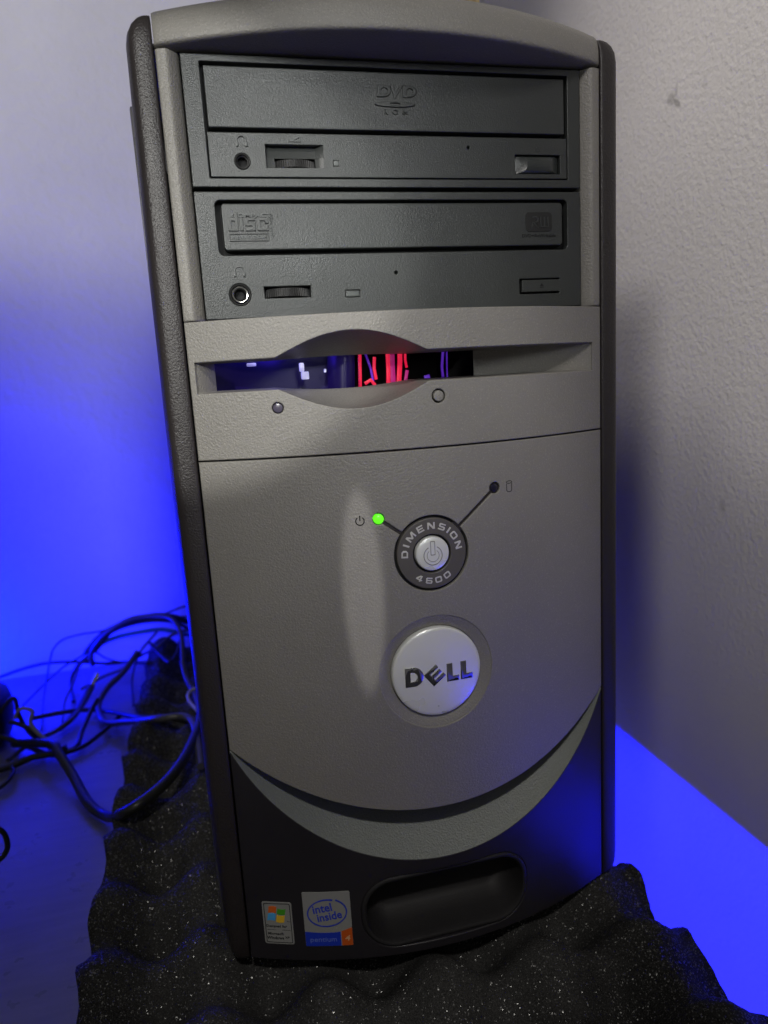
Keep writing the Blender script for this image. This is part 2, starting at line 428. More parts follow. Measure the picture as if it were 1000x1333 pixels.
# slanted pocket round the volume wheel with a slot for its rim
rings = []
for z, d in ((60.05, 3.0), (59.7, 2.9), (58.5, 2.55), (56.9, 2.05), (55.75, 1.65)):
    rings.append([(-48.0, YD + 0.5, z), (-47.6, YD + d * 0.75, z), (-45.8, YD + d, z), (-30, YD + d, z), (-28.6, YD + d * 0.55, z), (-27.4, YD + 0.4, z)])
loft('wheel_pocket', rings, M['drive'], D1, False, False, 30)
rings = []
for z, d in ((55.75, 1.65), (52.35, 0.6)):
    rings.append([(-48.0, YD + 0.45, z), (-47.6, YD + d * 0.75, z), (-45.9, YD + d, z), (-45.0, YD + d, z)])
loft('wheel_pocket', rings, M['drive'], D1, False, False, 30)
rings = []
for z, d in ((55.75, 1.65), (52.35, 0.6)):
    rings.append([(-30.4, YD + d, z), (-29.4, YD + d, z), (-28.6, YD + d * 0.55, z), (-27.4, YD + 0.4, z)])
loft('wheel_pocket', rings, M['drive'], D1, False, False, 30)
knurled_wheel('volume_wheel', -37.7, 54.05, 9.2, 2.9, YD + 9.7, M['rubber'], D1)
flat('lamp', [rect(-23.8, 53.1, -22.0, 54.8, 0.1, 2)], 0.0, 2, M['led_grey'], D1, 0.1, 1)
# eject key with hollowed ends
rings = []
for z, e in ((51.2, 1.4), (51.7, 0.75), (52.4, 0.35), (54.2, 0.10), (55.6, 0.15), (56.6, 0.45), (57.1, 0.9), (57.35, 1.6)):
    k = (54.3 - z) / 3.1; w = 4.6 * math.sqrt(max(0.02, 1 - min(1, k * k)))
    rings.append([(47.3, YD + 2.6, z), (47.35, YD + 1.5 + e * 0.3, z), (47.6 + w * 0.55, YD + 0.75 + e * 0.4, z), (47.6 + w, YD - 0.35 + e, z), (50.8 + w * 0.2, YD - 0.5 + e, z), (56.0, YD - 0.55 + e, z), (60.9, YD - 0.5 + e, z), (64.6 - w * 0.7, YD - 0.35 + e, z), (64.6 - w * 0.35, YD + 0.7 + e * 0.4, z), (65.2, YD + 1.5 + e * 0.3, z), (65.25, YD + 2.6, z)])
loft('eject_button', rings, M['drive_inner'], D1, False, 2, 32)
headphones('headphone_mark', -56.1, 61.0, 1.0, M['drive_inner'], D1)
flat('volume_mark', [[(-39.6, 60.9), (-35.2, 60.9), (-35.2, 63.2)], [(-37.9, 61.3), (-35.6, 61.3), (-35.6, 62.4)][::-1]], -0.30, 0.5, M['drive_inner'], D1, 0.04, 1)
eject_mark('eject_mark', 56.3, 59.8, 1.0, M['drive_inner'], D1, 0.1)
# raised DVD emblem: two slanted D, a V running between them, a flat disc and ROM below
dvd = []
def letter_d(x, z, w, h, sl):
    o = []; i = []
    for k in range(13):
        a = R(-90 + 180 * k / 12); o.append((w * 0.45 + w * 0.55 * math.cos(a), h / 2 + h / 2 * math.sin(a)))
        i.append((w * 0.45 + w * 0.30 * math.cos(a), h / 2 + h * 0.27 * math.sin(a)))
    out = [(0, 0)] + o + [(0, h), (0.0, h * 0.80)]
    inn = [(w * 0.28, h * 0.23)] + i + [(w * 0.28, h * 0.62)]
    f = lambda P: [(x + a + sl * b_, z + b_) for a, b_ in P]
    return [f(out), f(inn)[::-1]]
dvd += letter_d(-6.6, 76.4, 5.3, 4.0, 0.12)
dvd += letter_d(3.0, 76.4, 5.3, 4.0, 0.12)
dvd.append([(-1.4, 80.4), (0.0, 80.4), (0.45, 77.6), (2.4, 80.4), (3.6, 80.4), (0.0, 75.6)])
ell = [(0.1 + 7.5 * math.cos(2 * math.pi * i / 40), 74.0 + 0.95 * math.sin(2 * math.pi * i / 40)) for i in range(40)]
hol = [(0.1 + 1.9 * math.cos(2 * math.pi * i / 20), 74.05 + 0.4 * math.sin(2 * math.pi * i / 20)) for i in range(20)]
flat('dvd_emblem', dvd + [ell, hol[::-1]], -0.75, 0.9, M['drive'], D1, 0.16, 1)
letters('rom_lettering', [('R', -3.6, 71.4, 2.3, 0.03, 1.2, 0, 0, 1), ('O', 0.1, 71.4, 2.3, 0.03, 1.3, 0, 0, 1), ('M', 3.8, 71.4, 2.3, 0.03, 1.1, 0, 0, 1)], YD - 0.60, 0.6, M['drive_inner'], D1, False)

# lower drive
D2 = flat('optical_drive', [rect(-74.1, 0.9, 74.1, 44.35, 0.5, 3), rect(-67.3, 22.85, 68.4, 41.45, 1.9), circle(-61.3, 9.3, 3.9, 40), rect(-52.6, 7.75, -35.6, 11.75), rect(-22.6, 7.25, -17.1, 9.75, 0.2, 2), circle(-2.7, 15.6, 0.62, 14), rect(47.5, 6.2, 64.7, 12.0, 0.2, 2)], 0, 8, M['drive'], PC, 0.35)
D2['label'] = 'lower drive with a narrow round-cornered tray door'
flat('groove_backing', [rect(-72, 2, 72, 43)], 3.9, 1.0, M['black'], D2, 0.1, 1)
flat('tray_door', [rect(-65.3, 24.5, 66.2, 40.35, 1.3)], -0.1, 4.2, M['drive'], D2, 0.45, 3)
lathe_front('headphone_jack', -61.3, 9.3, [(3.9, 2.5), (3.88, 0.25), (3.6, 0.0), (3.3, 0.15), (3.15, 1.0), (2.9, 1.3)], M['rubber'], D2, False, 44, 30, YD, False)
lathe_front('jack_sleeve', -61.3, 9.3, [(3.0, 1.2), (2.95, 0.25), (2.7, 0.05), (2.35, 0.15), (2.0, 0.8), (1.95, 5.5), (0.2, 5.6)], M['nickel'], D2, False, 44, 30, YD)
lathe_front('jack_bore', -61.3, 9.3, [(1.93, 1.1), (1.9, 1.2), (1.5, 3.0), (0.1, 3.2)], M['black'], D2, False, 32, 30, YD)
knurled_wheel('volume_wheel', -44.0, 9.75, 9.6, 3.3, YD + 9.3, M['rubber'], D2)
flat('lamp', [rect(-22.5, 7.35, -17.2, 9.65, 0.15, 2)], 0.25, 2, M['drive_inner'], D2, 0.15, 1)
flat('lamp_lens', [rect(-21.9, 7.6, -17.7, 9.1, 0.15, 2)], 0.12, 1, M['led_grey'], D2, 0.1, 1)
flat('eject_button', [rect(48.5, 6.9, 65.2, 11.55, 0.3, 2)], 0.05, 4, M['drive'], D2, 0.3, 2)
eject_mark('eject_mark', 57.0, 9.2, 0.85, M['black'], D2, 0.12)
headphones('headphone_mark', -60.9, 17.4, 1.0, M['drive_inner'], D2)
flat('volume_mark', [[(-46.5, 15.1), (-41.2, 15.1), (-41.2, 16.9), (-43.2, 16.3)]], -0.18, 0.3, M['drive'], D2, 0.06, 1)
# raised compact disc emblem
cd = []
x0, zb = -63.3, 31.0
def bar(a, b_, c, d_): cd.append([(a, b_), (c, b_), (c, d_), (a, d_)])
Z1 = zb + 4.4
# letter d
cd.append([(x0, zb + 0.3), (x0 + 0.3, zb), (x0 + 3.5, zb), (x0 + 3.5, zb + 6.2), (x0 + 2.35, zb + 6.2), (x0 + 2.35, Z1), (x0 + 0.3, Z1), (x0, Z1 - 0.3)])
cd.append([(x0 + 1.1, zb + 1.0), (x0 + 1.1, Z1 - 1.0), (x0 + 2.35, Z1 - 1.0), (x0 + 2.35, zb + 1.0)])
# letter i
bar(x0 + 4.0, zb, x0 + 5.2, Z1)
# letter s
s0 = x0 + 5.9
cd.append([(s0, zb), (s0 + 3.6, zb), (s0 + 3.6, zb + 2.7), (s0 + 1.2, zb + 2.7), (s0 + 1.2, zb + 3.4), (s0 + 3.6, zb + 3.4), (s0 + 3.6, Z1), (s0, Z1), (s0, zb + 1.7), (s0 + 2.4, zb + 1.7), (s0 + 2.4, zb + 1.0), (s0, zb + 1.0)])
# letter c
c0 = x0 + 10.2
cd.append([(c0, zb + 0.3), (c0 + 0.3, zb), (c0 + 3.9, zb), (c0 + 3.9, zb + 1.9), (c0 + 2.7, zb + 1.9), (c0 + 2.7, zb + 1.0), (c0 + 1.2, zb + 1.0), (c0 + 1.2, Z1 - 1.0), (c0 + 2.7, Z1 - 1.0), (c0 + 2.7, zb + 2.5), (c0 + 3.9, zb + 2.5), (c0 + 3.9, Z1 - 0.3), (c0 + 3.6, Z1), (c0 + 0.3, Z1), (c0, Z1 - 0.3)])
flat('disc_emblem', cd, -0.75, 0.9, M['drive'], D2, 0.15, 1)
flat('emblem_frame', [rect(-63.3, 27.6, -49.4, 30.3), rect(-62.95, 27.95, -49.75, 29.95)], -0.65, 0.7, M['drive'], D2, 0.06, 1)
letters('emblem_lettering', [('COMPACT', -54.9, 36.1, 1.9, 0.02, 1.55, 0, 0, 1), ('ReWritable', -56.3, 29.0, 2.1, 0.02, 1.25, 0, 0, 1), ('Ultra Speed', -48.0, 32.8, 1.5, 0.01, 1.0, R(-90), 0, 1)], YD - 0.60, 0.6, M['drive_inner'], D2, False)
# raised rewritable emblem
flat('rewritable_emblem', [rect(50.6, 29.6, 61.6, 36.8, 1.3, 4)], -0.34, 0.5, M['rubber'], D2, 0.12, 1)
rw = [stroke([(52.9, 31.0), (53.5, 33.2)], 0.5), stroke([(53.2, 35.0), (55.0, 35.0), (55.7, 34.4), (55.6, 33.6), (54.8, 33.1), (53.9, 33.1), (55.6, 31.0)], 0.55),
      stroke([(56.8, 35.0), (56.8, 31.4), (59.9, 31.4), (59.9, 35.0)], 0.5), stroke([(58.35, 35.0), (58.35, 31.7)], 0.5)]
flat('rewritable_letters', rw, -0.56, 0.35, M['drive'], D2, 0.08, 1)
letters('rewritable_caption', [('DVD+ReWritable', 56.1, 28.1, 1.75, 0.02, 1.12, 0, 0, 1)], YD - 0.22, 0.3, M['black'], D2, False)

# ---------------- floppy panel with the finger scoop
def arch(x, c, hw, h):
    u = (x - c) / hw
    return h * (1 - u * u) ** 1.15 if abs(u) < 1 else 0.0
def zt(x): return -14.0 + arch(x, -25.2, 27.0, 8.1)
def zbm(x): return -25.0 - arch(x, -24.8, 27.0, 8.2)
SX0, SX1 = -79.8, 77.0
sxs = []
x = SX0
while x < SX1 - 0.01:
    sxs.append(x); x += 1.4
sxs.append(SX1)
hole = [(x, zt(x)) for x in sxs] + [(x, zbm(x)) for x in sxs[::-1]]
FP = plate('floppy_panel', [[(-82, -49.15), (82, -49.15), (82, 0.2), (-82, 0.2)], hole, circle(-52.5, -31.5, 2.0, 28), circle(5.3, -30.75, 2.55, 32)], 0, 2.4, M['fascia'], PC, 0.45, True, 5, 3)
WX0, WX1, YW = -72.6, 28.6, 8.0
def yr(x):
    if x < WX0:
        t_ = (x - SX0) / (WX0 - SX0); return (bow(x) + 1.2) * (1 - t_) + YW * t_
    if x <= WX1: return YW
    t_ = (x - WX1) / (SX1 - WX1); t_ = t_ ** 1.05
    return YW * (1 - t_) + (bow(SX1) + 0.9) * t_
def zti(x): return -14.3 + arch(x, -25.2, 27.0, 0.7)
def zbi(x): return -24.3 - arch(x, -24.8, 27.0, 1.8)
top = []; bot = []
for x in sxs:
    a = []; b_ = []
    for k in range(9):
        u = k / 8.0
        y0 = bow(x) + 1.3; y = y0 + (yr(x) - y0) * u
        a.append((x, y, zt(x) + (zti(x) - zt(x)) * u ** 1.9)); b_.append((x, y, zbm(x) + (zbi(x) - zbm(x)) * u ** 1.5))
    top.append(a); bot.append(b_)
loft('slot_ceiling', top, M['fascia'], FP, False, False, 50)
loft('slot_floor', bot, M['fascia'], FP, False, False, 50)
for rng in ([x for x in sxs if x <= WX0 + 0.1], [x for x in sxs if x >= WX1 - 0.1]):
    rows = [[(x, yr(x), zti(x) + (zbi(x) - zti(x)) * k / 4.0) for k in range(5)] for x in rng]
    loft('slot_ramp', rows, M['fascia'], FP, False, False, 50)
lathe_front('lamp_lens', -52.5, -31.5, [(1.75, 1.8), (1.7, 0.15), (1.5, -0.05), (0.8, -0.18), (0.05, -0.2)], M['led_lilac'], FP, True, 28)
lathe_front('eject_button', 5.3, -30.75, [(2.05, 2.0), (2.0, 0.1), (1.85, -0.2), (1.5, -0.32), (0.05, -0.36)], M['fascia'], FP, True, 32)
lathe_front('button_well', 5.3, -30.75, [(2.7, 1.2), (2.65, 2.2), (0.1, 2.3)], M['black'], FP, True, 28)
lathe_front('lamp_well', -52.5, -31.5, [(2.1, 1.2), (2.05, 2.2), (0.1, 2.3)], M['black'], FP, True, 28)
# seen through the empty slot: black cavity, blue sheen on a glossy sleeve, wiring whose red light is put in as emission
cav = bmesh.new()
box_bm(cav, -76, 8.1, -44, 42, 95, 0)
bmesh.ops.delete(cav, geom=[f for f in cav.faces if f.calc_center_median().y < 9], context='FACES')
CV = obj('slot_cavity', cav, M['black'], PC, False)
M['sleeve'] = plain('glossy_midnight_plastic', (0.010, 0.005, 0.070), 0.25, 0.4)
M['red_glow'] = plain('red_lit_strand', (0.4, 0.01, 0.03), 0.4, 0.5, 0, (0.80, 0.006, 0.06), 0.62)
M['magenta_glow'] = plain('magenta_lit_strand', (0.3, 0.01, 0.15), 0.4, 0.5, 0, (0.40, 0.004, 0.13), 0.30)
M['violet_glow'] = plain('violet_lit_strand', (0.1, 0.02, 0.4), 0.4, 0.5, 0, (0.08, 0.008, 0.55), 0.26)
M['reflection_glow'] = plain('pale_reflection_glow', (0.85, 0.85, 0.85), 0.4, 0.5, 0, (0.35, 0.33, 1.0), 0.42)  # lamp reflections on clear plastic, given as a pale glow
rows = []
for i in range(24):
    u = i / 23.0; x = -75 + 49 * u
    rows.append([(x, 20 + 6 * math.sin(u * 2.6) + 0.8 * math.sin(u * 7), z) for z in (-6, -12, -18, -24, -34)])
loft('glossy_sleeve', rows, M['sleeve'], CV, False, False, 60)
rows = []
for i in range(14):
    u = i / 13.0; x = -29 + 10.5 * u
    rows.append([(x + (z + 20) * 0.06, 17 - 5 * math.sin(u * math.pi * 0.8), z) for z in (-6, -14, -20, -26, -34)])
loft('curved_sleeve', rows, M['sleeve'], CV, False, False, 60)
def strand(name, pts, w, mat, y=20.0, th=1.0):
    return plate(name, [stroke(pts, w)], y, th, mat, CV, 0.15, False, None, 1, False)
strand('lit_strand', [(-14.3, -8), (-14.9, -18), (-15.6, -32)], 1.3, M['red_glow'])
strand('lit_strand', [(-12.7, -10), (-10.0, -19), (-8.5, -30)], 0.9, M['violet_glow'], 22)
strand('lit_strand', [(-13.0, -25), (-10.5, -23.6), (-9.0, -25.5), (-8.0, -31)], 1.4, M['red_glow'], 21)
strand('lit_strand', [(-8.6, -14.5), (-9.0, -19), (-8.4, -23.6)], 1.2, M['red_glow'], 20)
strand('lit_strand', [(-2.9, -8), (-3.0, -20), (-3.7, -32)], 1.6, M['red_glow'], 20)
strand('lit_strand', [(-0.9, -8), (-1.2, -20), (-1.0, -32)], 2.2, M['magenta_glow'], 20.6)
strand('lit_strand', [(2.4, -8), (2.0, -17), (1.0, -26), (1.9, -32)], 1.9, M['red_glow'], 19.6)
strand('lit_strand', [(4.6, -12), (4.4, -16.5), (4.9, -19.5)], 0.9, M['red_glow'], 20)
strand('lit_strand', [(5.0, -20.5), (4.0, -25), (3.4, -31)], 1.3, M['magenta_glow'], 20)
strand('lit_strand', [(21.6, -8), (20.2, -20), (21.0, -32)], 1.0, M['violet_glow'], 20)
strand('lit_strand', [(22.8, -8), (22.4, -20), (22.3, -32)], 0.5, M['violet_glow'], 20)
strand('lit_strand', [(13.6, -23), (14.4, -27), (14.0, -33)], 2.4, M['violet_glow'], 21)
strand('dark_strand', [(-23, -8), (-20.4, -18), (-18.9, -32)], 0.7, M['magenta_glow'], 14.5, 0.5)
for i in range(15): strand('lit_bead', [(-17.0 - i * 0.03, -12.0 - i * 1.0), (-17.0 - i * 0.03, -12.45 - i * 1.0)], 0.42, M['magenta_glow'], 12.0, 0.4)
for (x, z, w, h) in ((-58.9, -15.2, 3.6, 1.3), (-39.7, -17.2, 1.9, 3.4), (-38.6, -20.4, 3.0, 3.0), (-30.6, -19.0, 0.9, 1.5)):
    plate('reflection_spot', [rect(x - w / 2, z - h / 2, x + w / 2, z + h / 2, 0.4, 3)], 12.5, 1.2, M['reflection_glow'], CV, 0.2, False, None, 1, False)  # small glowing pieces standing in for reflections
bl = bpy.data.lights.new('case_fan_light', 'POINT'); bl.energy = 0.0045; bl.color = (0.05, 0.02, 1.0); bl.shadow_soft_size = 0.004
blo = bpy.data.objects.new('case_fan_light', bl); COL.objects.link(blo); blo.location = Vector((-50, 11, -11 + ZO)) * G

# ---------------- lower front door with indicator lamps, power button and badge
def door_outline():
    p = [(-82, -49.75), (-82, -164.4)]
    # circular lower edge, 30.5 mm deep
    rad = (82.0 ** 2 + 30.5 ** 2) / (2 * 30.5); cz = -164.4 - 30.5 + rad
    a = math.degrees(math.asin(82.0 / rad))
    p += arc(0, cz, rad, -90 - a, -90 + a, 48)[1:-1]
    p += [(82, -164.4), (82, -49.75)]
    return p, rad, cz
dout, DRAD, DCZ = door_outline()
PB = (0.0, -89.4); L1 = (-19.7, -74.3); L2 = (26.8, -67.05)
# one recess: ring, two channels and two lamp wells
def well_outline(grow=0.0):
    RR = 14.75 + grow; lr = 2.25 + grow; w = 0.62 + grow
    pts = []
    items = []
    for L in (L2, L1):
        dx, dz = L[0] - PB[0], L[1] - PB[1]; items.append((math.atan2(dz, dx), L, math.hypot(dx, dz)))
    a = -math.pi / 2
    def sweep(a0, a1, c, r, n):
        for i in range(n + 1):
            q = a0 + (a1 - a0) * i / n; pts.append((c[0] + r * math.cos(q), c[1] + r * math.sin(q)))
    for ang, L, d in items:
        da = math.asin(w / RR)
        sweep(a, ang - da, PB, RR, 24)
        dl = math.asin(min(0.95, w / lr))
        sweep(ang + math.pi + dl, ang + 3 * math.pi - dl, L, lr, 20)
        a = ang + da
    sweep(a, 3 * math.pi / 2 - 0.05, PB, RR, 30)
    return pts
DOOR = plate('lower_door', [dout, well_outline(), circle(0, -137.05, 22.9, 72)], 0, 2.6, M['fascia'], PC, 0.42, True, 4, 3)
plate('recess_floor', [circle(0, -89.4, 16.5, 48)], 1.6, 0.6, M['black'], DOOR, 0.1, True, 4, 1)
plate('channel_floor', [stroke([(-11, -80.9), (-21, -73.5)], 4.6)], 0.9, 0.6, M['strip'], DOOR, 0.1, True, 4, 1)
plate('channel_floor', [stroke([(10.2, -80.6), (28.2, -65.6)], 5.0)], 0.9, 0.6, M['strip'], DOOR, 0.1, True, 4, 1)
M['ring'] = plastic('brown_grey_smooth_plastic', (0.086, 0.079, 0.074), 0.42, 1500, 0.00008, 0.4, 0.5, 0.05)
plate('button_ring', [circle(0, -89.4, 13.75, 64), circle(0, -89.4, 7.5, 48)], -0.05, 2.0, M['ring'], DOOR, 0.45, True, 4, 3)
lathe_front('power_button', 0, -89.4, [(6.65, 2.0), (6.62, -0.1), (6.35, -0.55), (5.8, -0.75), (4.6, -0.86), (2.5, -0.95), (0.05, -0.98)], M['metal'], DOOR, True, 56, 35)
M['engrave'] = plain('engraved_silver', (0.36, 0.35, 0.33), 0.45, 0.5, 0.7)
plate('power_mark', [ring_band(0, -90.0, 3.6, 0.34, 118, 422, 40), ring_band(0, -90.0, 2.35, 0.22, 130, 410, 36), rect(-0.95, -89.9, 0.95, -84.4, 0.25, 2), rect(-0.68, -89.6, 0.68, -84.7, 0.2, 2)], -1.05, 0.5, M['engrave'], DOOR, 0.05, True, 2, 1)
tw = 0.24
def glyph(ch):
    if ch == 'I': return 0.27, [rect(0, 0, 0.27, 1)]
    if ch == 'D': return 1.1, [[(0, 0), (0.82, 0), (1.1, 0.26), (1.1, 0.74), (0.82, 1), (0, 1)], [(tw, 0.22), (0.72, 0.22), (0.84, 0.34), (0.84, 0.66), (0.72, 0.78), (tw, 0.78)][::-1]]
    if ch in 'O0': return 1.15, [rect(0, 0, 1.15, 1, 0.26, 3), rect(tw, 0.22, 1.15 - tw, 0.78, 0.08, 2)[::-1]]
    if ch == 'E': return 1.0, [[(0, 0), (1.0, 0), (1.0, 0.21), (tw, 0.21), (tw, 0.40), (0.92, 0.40), (0.92, 0.60), (tw, 0.60), (tw, 0.79), (1.0, 0.79), (1.0, 1), (0, 1)]]
    if ch == 'N': return 1.15, [[(0, 0), (tw, 0), (tw, 0.66), (0.84, 0), (1.15, 0), (1.15, 1), (0.91, 1), (0.91, 0.34), (0.31, 1), (0, 1)]]
    if ch == 'M': return 1.4, [[(0, 0), (tw, 0), (tw, 0.64), (0.60, 0.08), (0.80, 0.08), (1.16, 0.64), (1.16, 0), (1.4, 0), (1.4, 1), (1.10, 1), (0.70, 0.40), (0.30, 1), (0, 1)]]
    if ch == 'S': return 1.05, [[(0, 0), (0.9, 0), (1.05, 0.14), (1.05, 0.46), (0.9, 0.60), (0.25, 0.60), (0.25, 0.79), (1.02, 0.79), (1.02, 1), (0.15, 1), (0, 0.86), (0, 0.54), (0.15, 0.40), (0.80, 0.40), (0.80, 0.21), (0, 0.21)]]
    if ch == '4': return 1.1, [[(0.62, 0), (0.88, 0), (0.88, 0.2), (1.1, 0.2), (1.1, 0.4), (0.88, 0.4), (0.88, 1), (0.52, 1), (0, 0.42), (0, 0.2), (0.62, 0.2)], [(0.62, 0.4), (0.28, 0.4), (0.62, 0.78)]]
    if ch == '6': return 1.1, [[(0.2, 0), (0.95, 0), (1.1, 0.15), (1.1, 0.48), (0.95, 0.62), (0.25, 0.62), (0.25, 0.80), (1.05, 0.80), (1.05, 1), (0.2, 1), (0, 0.85), (0, 0.15)], [(0.25, 0.2), (0.85, 0.2), (0.85, 0.43), (0.25, 0.43)][::-1]]
def ring_text(name, chars, degs, rr, h, flip):
    loops = []
    for ch, deg in zip(chars, degs):
        w, gl_ = glyph(ch); a_ = R(deg); rot = a_ - math.pi / 2 + (math.pi if flip else 0)
        for L in gl_:
            out = []
            for gx, gz in L:
                u_, v_ = (gx - w / 2) * h, (gz - 0.5) * h
                out.append((PB[0] + rr * math.cos(a_) + u_ * math.cos(rot) - v_ * math.sin(rot), PB[1] + rr * math.sin(a_) + u_ * math.sin(rot) + v_ * math.cos(rot)))
            loops.append(out)
    return plate(name, loops, -0.16, 0.25, M['silver_print'], DOOR, 0.02, True, None, 1, False)
ring_text('ring_lettering', 'DIMENSION', (176, 158.5, 138, 113.5, 90, 66.5, 50.5, 34.5, 11.5), 10.75, 2.55, False)
ring_text('number_lettering', '4600', (239, 260.5, 281, 301.5), 10.6, 2.35, True)
lathe_front('power_lamp', L1[0], L1[1], [(1.95, 1.6), (1.9, 0.1), (1.6, -0.25), (0.9, -0.5), (0.05, -0.55)], M['led_green'], DOOR, True, 28)
lathe_front('disk_lamp', L2[0], L2[1], [(1.65, 1.8), (1.6, 0.5), (1.35, 0.25), (0.8, 0.1), (0.05, 0.05)], M['led_dark'], DOOR, True, 28)
plate('power_icon', [ring_band(-26.6, -74.5, 1.55, 0.42, 125, 415, 26), rect(-26.8, -74.4, -26.4, -72.4)], -0.10, 0.3, M['black'], DOOR, 0.05, True, None, 1)
el = lambda z, rx_, rz_: [(33.3 + rx_ * math.cos(R(k)), z + rz_ * math.sin(R(k))) for k in range(0, 360, 18)]
plate('disk_icon', [stroke([(32.15, -66.0), (32.15, -68.7), (32.6, -69.15), (33.3, -69.3), (34.0, -69.15), (34.45, -68.7), (34.45, -66.0)], 0.28), el(-65.5, 1.35, 0.62), el(-65.5, 1.08, 0.36)[::-1]], -0.08, 0.3, M['black'], DOOR, 0.04, True, None, 1)
# dish and round metal badge
lathe_front('badge_dish', 0, -137.05, [(23.0, 0.36), (22.4, 0.52), (21.4, 0.85), (20.2, 1.4), (19.2, 1.9), (18.55, 2.2), (18.5, 3.2), (10, 3.3)], M['fascia'], DOOR, True, 80, 60)
lathe_front('badge', 0, -137.05, [(18.15, 2.8), (18.12, 0.75), (17.95, 0.35), (17.6, 0.12), (16.5, 0.0), (12, -0.25), (6, -0.4), (0.05, -0.45)], M['metal'], DOOR, True, 80, 40)
def mirror_part(name, loops):
    return plate(name, loops, -0.50, 0.35, M['mirror'], DOOR, 0.025, True, 2, 1, False)
zb0, zt0 = -141.5, -133.7
mirror_part('badge_letter', [[(-13.3, zb0), (-10.2, zb0)] + arc(-9.9, (zb0 + zt0) / 2, 3.9, -85, 85, 16) + [(-13.3, zt0)], [(-11.2, zb0 + 2.0), (-11.2, zt0 - 2.0)] + arc(-10.3, (zb0 + zt0) / 2, 1.9, 75, -75, 12)])
# tilted E
ce = (-1.35, -138.0); ca, sa = math.cos(R(38)), math.sin(R(38))
E0 = [(-3.3, -3.2), (3.1, -3.2), (3.1, -1.55), (-1.2, -1.55), (-1.2, -0.8), (2.9, -0.8), (2.9, 0.8), (-1.2, 0.8), (-1.2, 1.55), (3.1, 1.55), (3.1, 3.2), (-3.3, 3.2)]
mirror_part('badge_letter', [[(ce[0] + a * ca - b_ * sa, ce[1] + a * sa + b_ * ca) for a, b_ in E0]])
for lx in (3.5, 9.3):
    mirror_part('badge_letter', [[(lx, zb0), (lx + 5.0, zb0), (lx + 5.0, zb0 + 2.1), (lx + 2.4, zb0 + 2.1), (lx + 2.4, zt0 - 0.4), (lx, zt0 - 0.4)]])

# ---------------- scooped crescent under the door and the dark base
CR = 90.2; CCZ = -127.3
def cres(x): return CCZ - math.sqrt(max(0, CR * CR - x * x))
def dedge(x): return DCZ - math.sqrt(DRAD * DRAD - x * x)
rows = []
xs = [-81.9, -81.4, -80.6] + [-79.5 + 3 * i for i in range(54)] + [80.6, 81.4, 81.9]
for x in xs:
    x_ = max(-81.6, min(81.6, x))
    zo = min(cres(x_), dedge(x_) - 0.3); zi = dedge(x_) + 7.0
    gap = max(0.0, min(1.0, (dedge(x_) - zo) / 22.0))
    row = []
    for k in range(13):
        u = k / 12.0
        z = zo + (zi - zo) * u
        y = bow(x) + 0.3 + (2.5 + 31.0 * gap) * (u ** 0.9)
        row.append((x, y, z))
    rows.append(row)
loft('crescent_scoop', rows, M['scoop'], PC, False, False, 60)
bo = [(-82, -259.6), (82, -259.6)]
pts_top = []
for i in range(61):
    x = 82 - 164 * i / 60.0; x_ = max(-81.8, min(81.8, x))
    pts_top.append((x, min(cres(x_), dedge(x_) - 0.35)))
gx0, gx1, gz0, gz1 = -36.4, 37.0, -255.6, -223.0
grip = rect(gx0, gz0, gx1, gz1, 14.5, 10)
BASE = plate('base', [bo + pts_top, grip], 0.25, 4.0, M['base'], PC, 0.5, True, 5, 3)
# rolled lip and hollow of the hand grip
rings = []
for off, d in ((0.0, 1.2), (0.1, 0.1), (0.6, -0.35), (1.3, -0.45), (1.9, -0.1), (2.2, 0.8), (2.4, 3.0), (3.4, 9.0), (5.5, 15.0), (8.0, 17.0)):
    ring = rect(gx0 + off, gz0 + off, gx1 - off, gz1 - off, max(4.0, 14.5 - off), 10)
    rings.append([(x, d + 0.25 + bow(x), z) for x, z in ring])
M['grip'] = plastic('matt_black_plastic', (0.014, 0.013, 0.014), 0.62, 1300, 0.0002, 0.6, 0.35)
loft('hand_grip', rings, M['grip'], BASE, True, 1, 40)
# rolled underside of the base
rows = []
for i in range(42):
    x = -82 + 4 * i
    rows.append([(x, bow(x) + d, z) for d, z in ((1.0, -259.0), (1.6, -260.4), (3.0, -261.4), (6.0, -262.0), (40 - bow(x), -262.2))])
loft('base_underside', rows, M['base'], BASE, False, False, 50)

# ---------------- stickers
S1 = plate('sticker', [rect(-75.7, -251.7, -64.0, -232.0, 0.9, 4)], 0.05, 0.25, M['sticker_silver'], PC, 0.06, True, 3, 1)
S1['label'] = 'small silver sticker with a four-colour flag'
plate('sticker_border', [rect(-75.1, -251.1, -64.6, -232.6, 0.7, 4), rect(-74.8, -250.8, -64.9, -232.9, 0.55, 4)], 0.0, 0.12, M['st_black'], S1, 0.02, True, 3, 1)
def flag(x0, x1, z0, z1, mat, ph):
    n = 8; top_ = []; bot_ = []
    for i in range(n + 1):
        u = i / n; x = x0 + (x1 - x0) * u
        wv = 0.42 * math.sin(ph + u * 2.6)
        top_.append((x + (z1 + 237.8) * 0.16, z1 + wv)); bot_.append((x + (z0 + 237.8) * 0.16, z0 + wv))
    plate('flag_pane', [bot_ + top_[::-1]], -0.02, 0.14, mat, S1, 0.02, True, None, 1)
flag(-73.6, -70.5, -237.3, -234.3, M['fl_red'], 0.3)
flag(-70.1, -66.9, -237.5, -234.9, M['fl_green'], 3.3)
flag(-73.6, -70.5, -240.9, -237.7, M['fl_blue'], 0.3)
flag(-70.1, -66.9, -241.2, -237.9, M['fl_yellow'], 3.3)
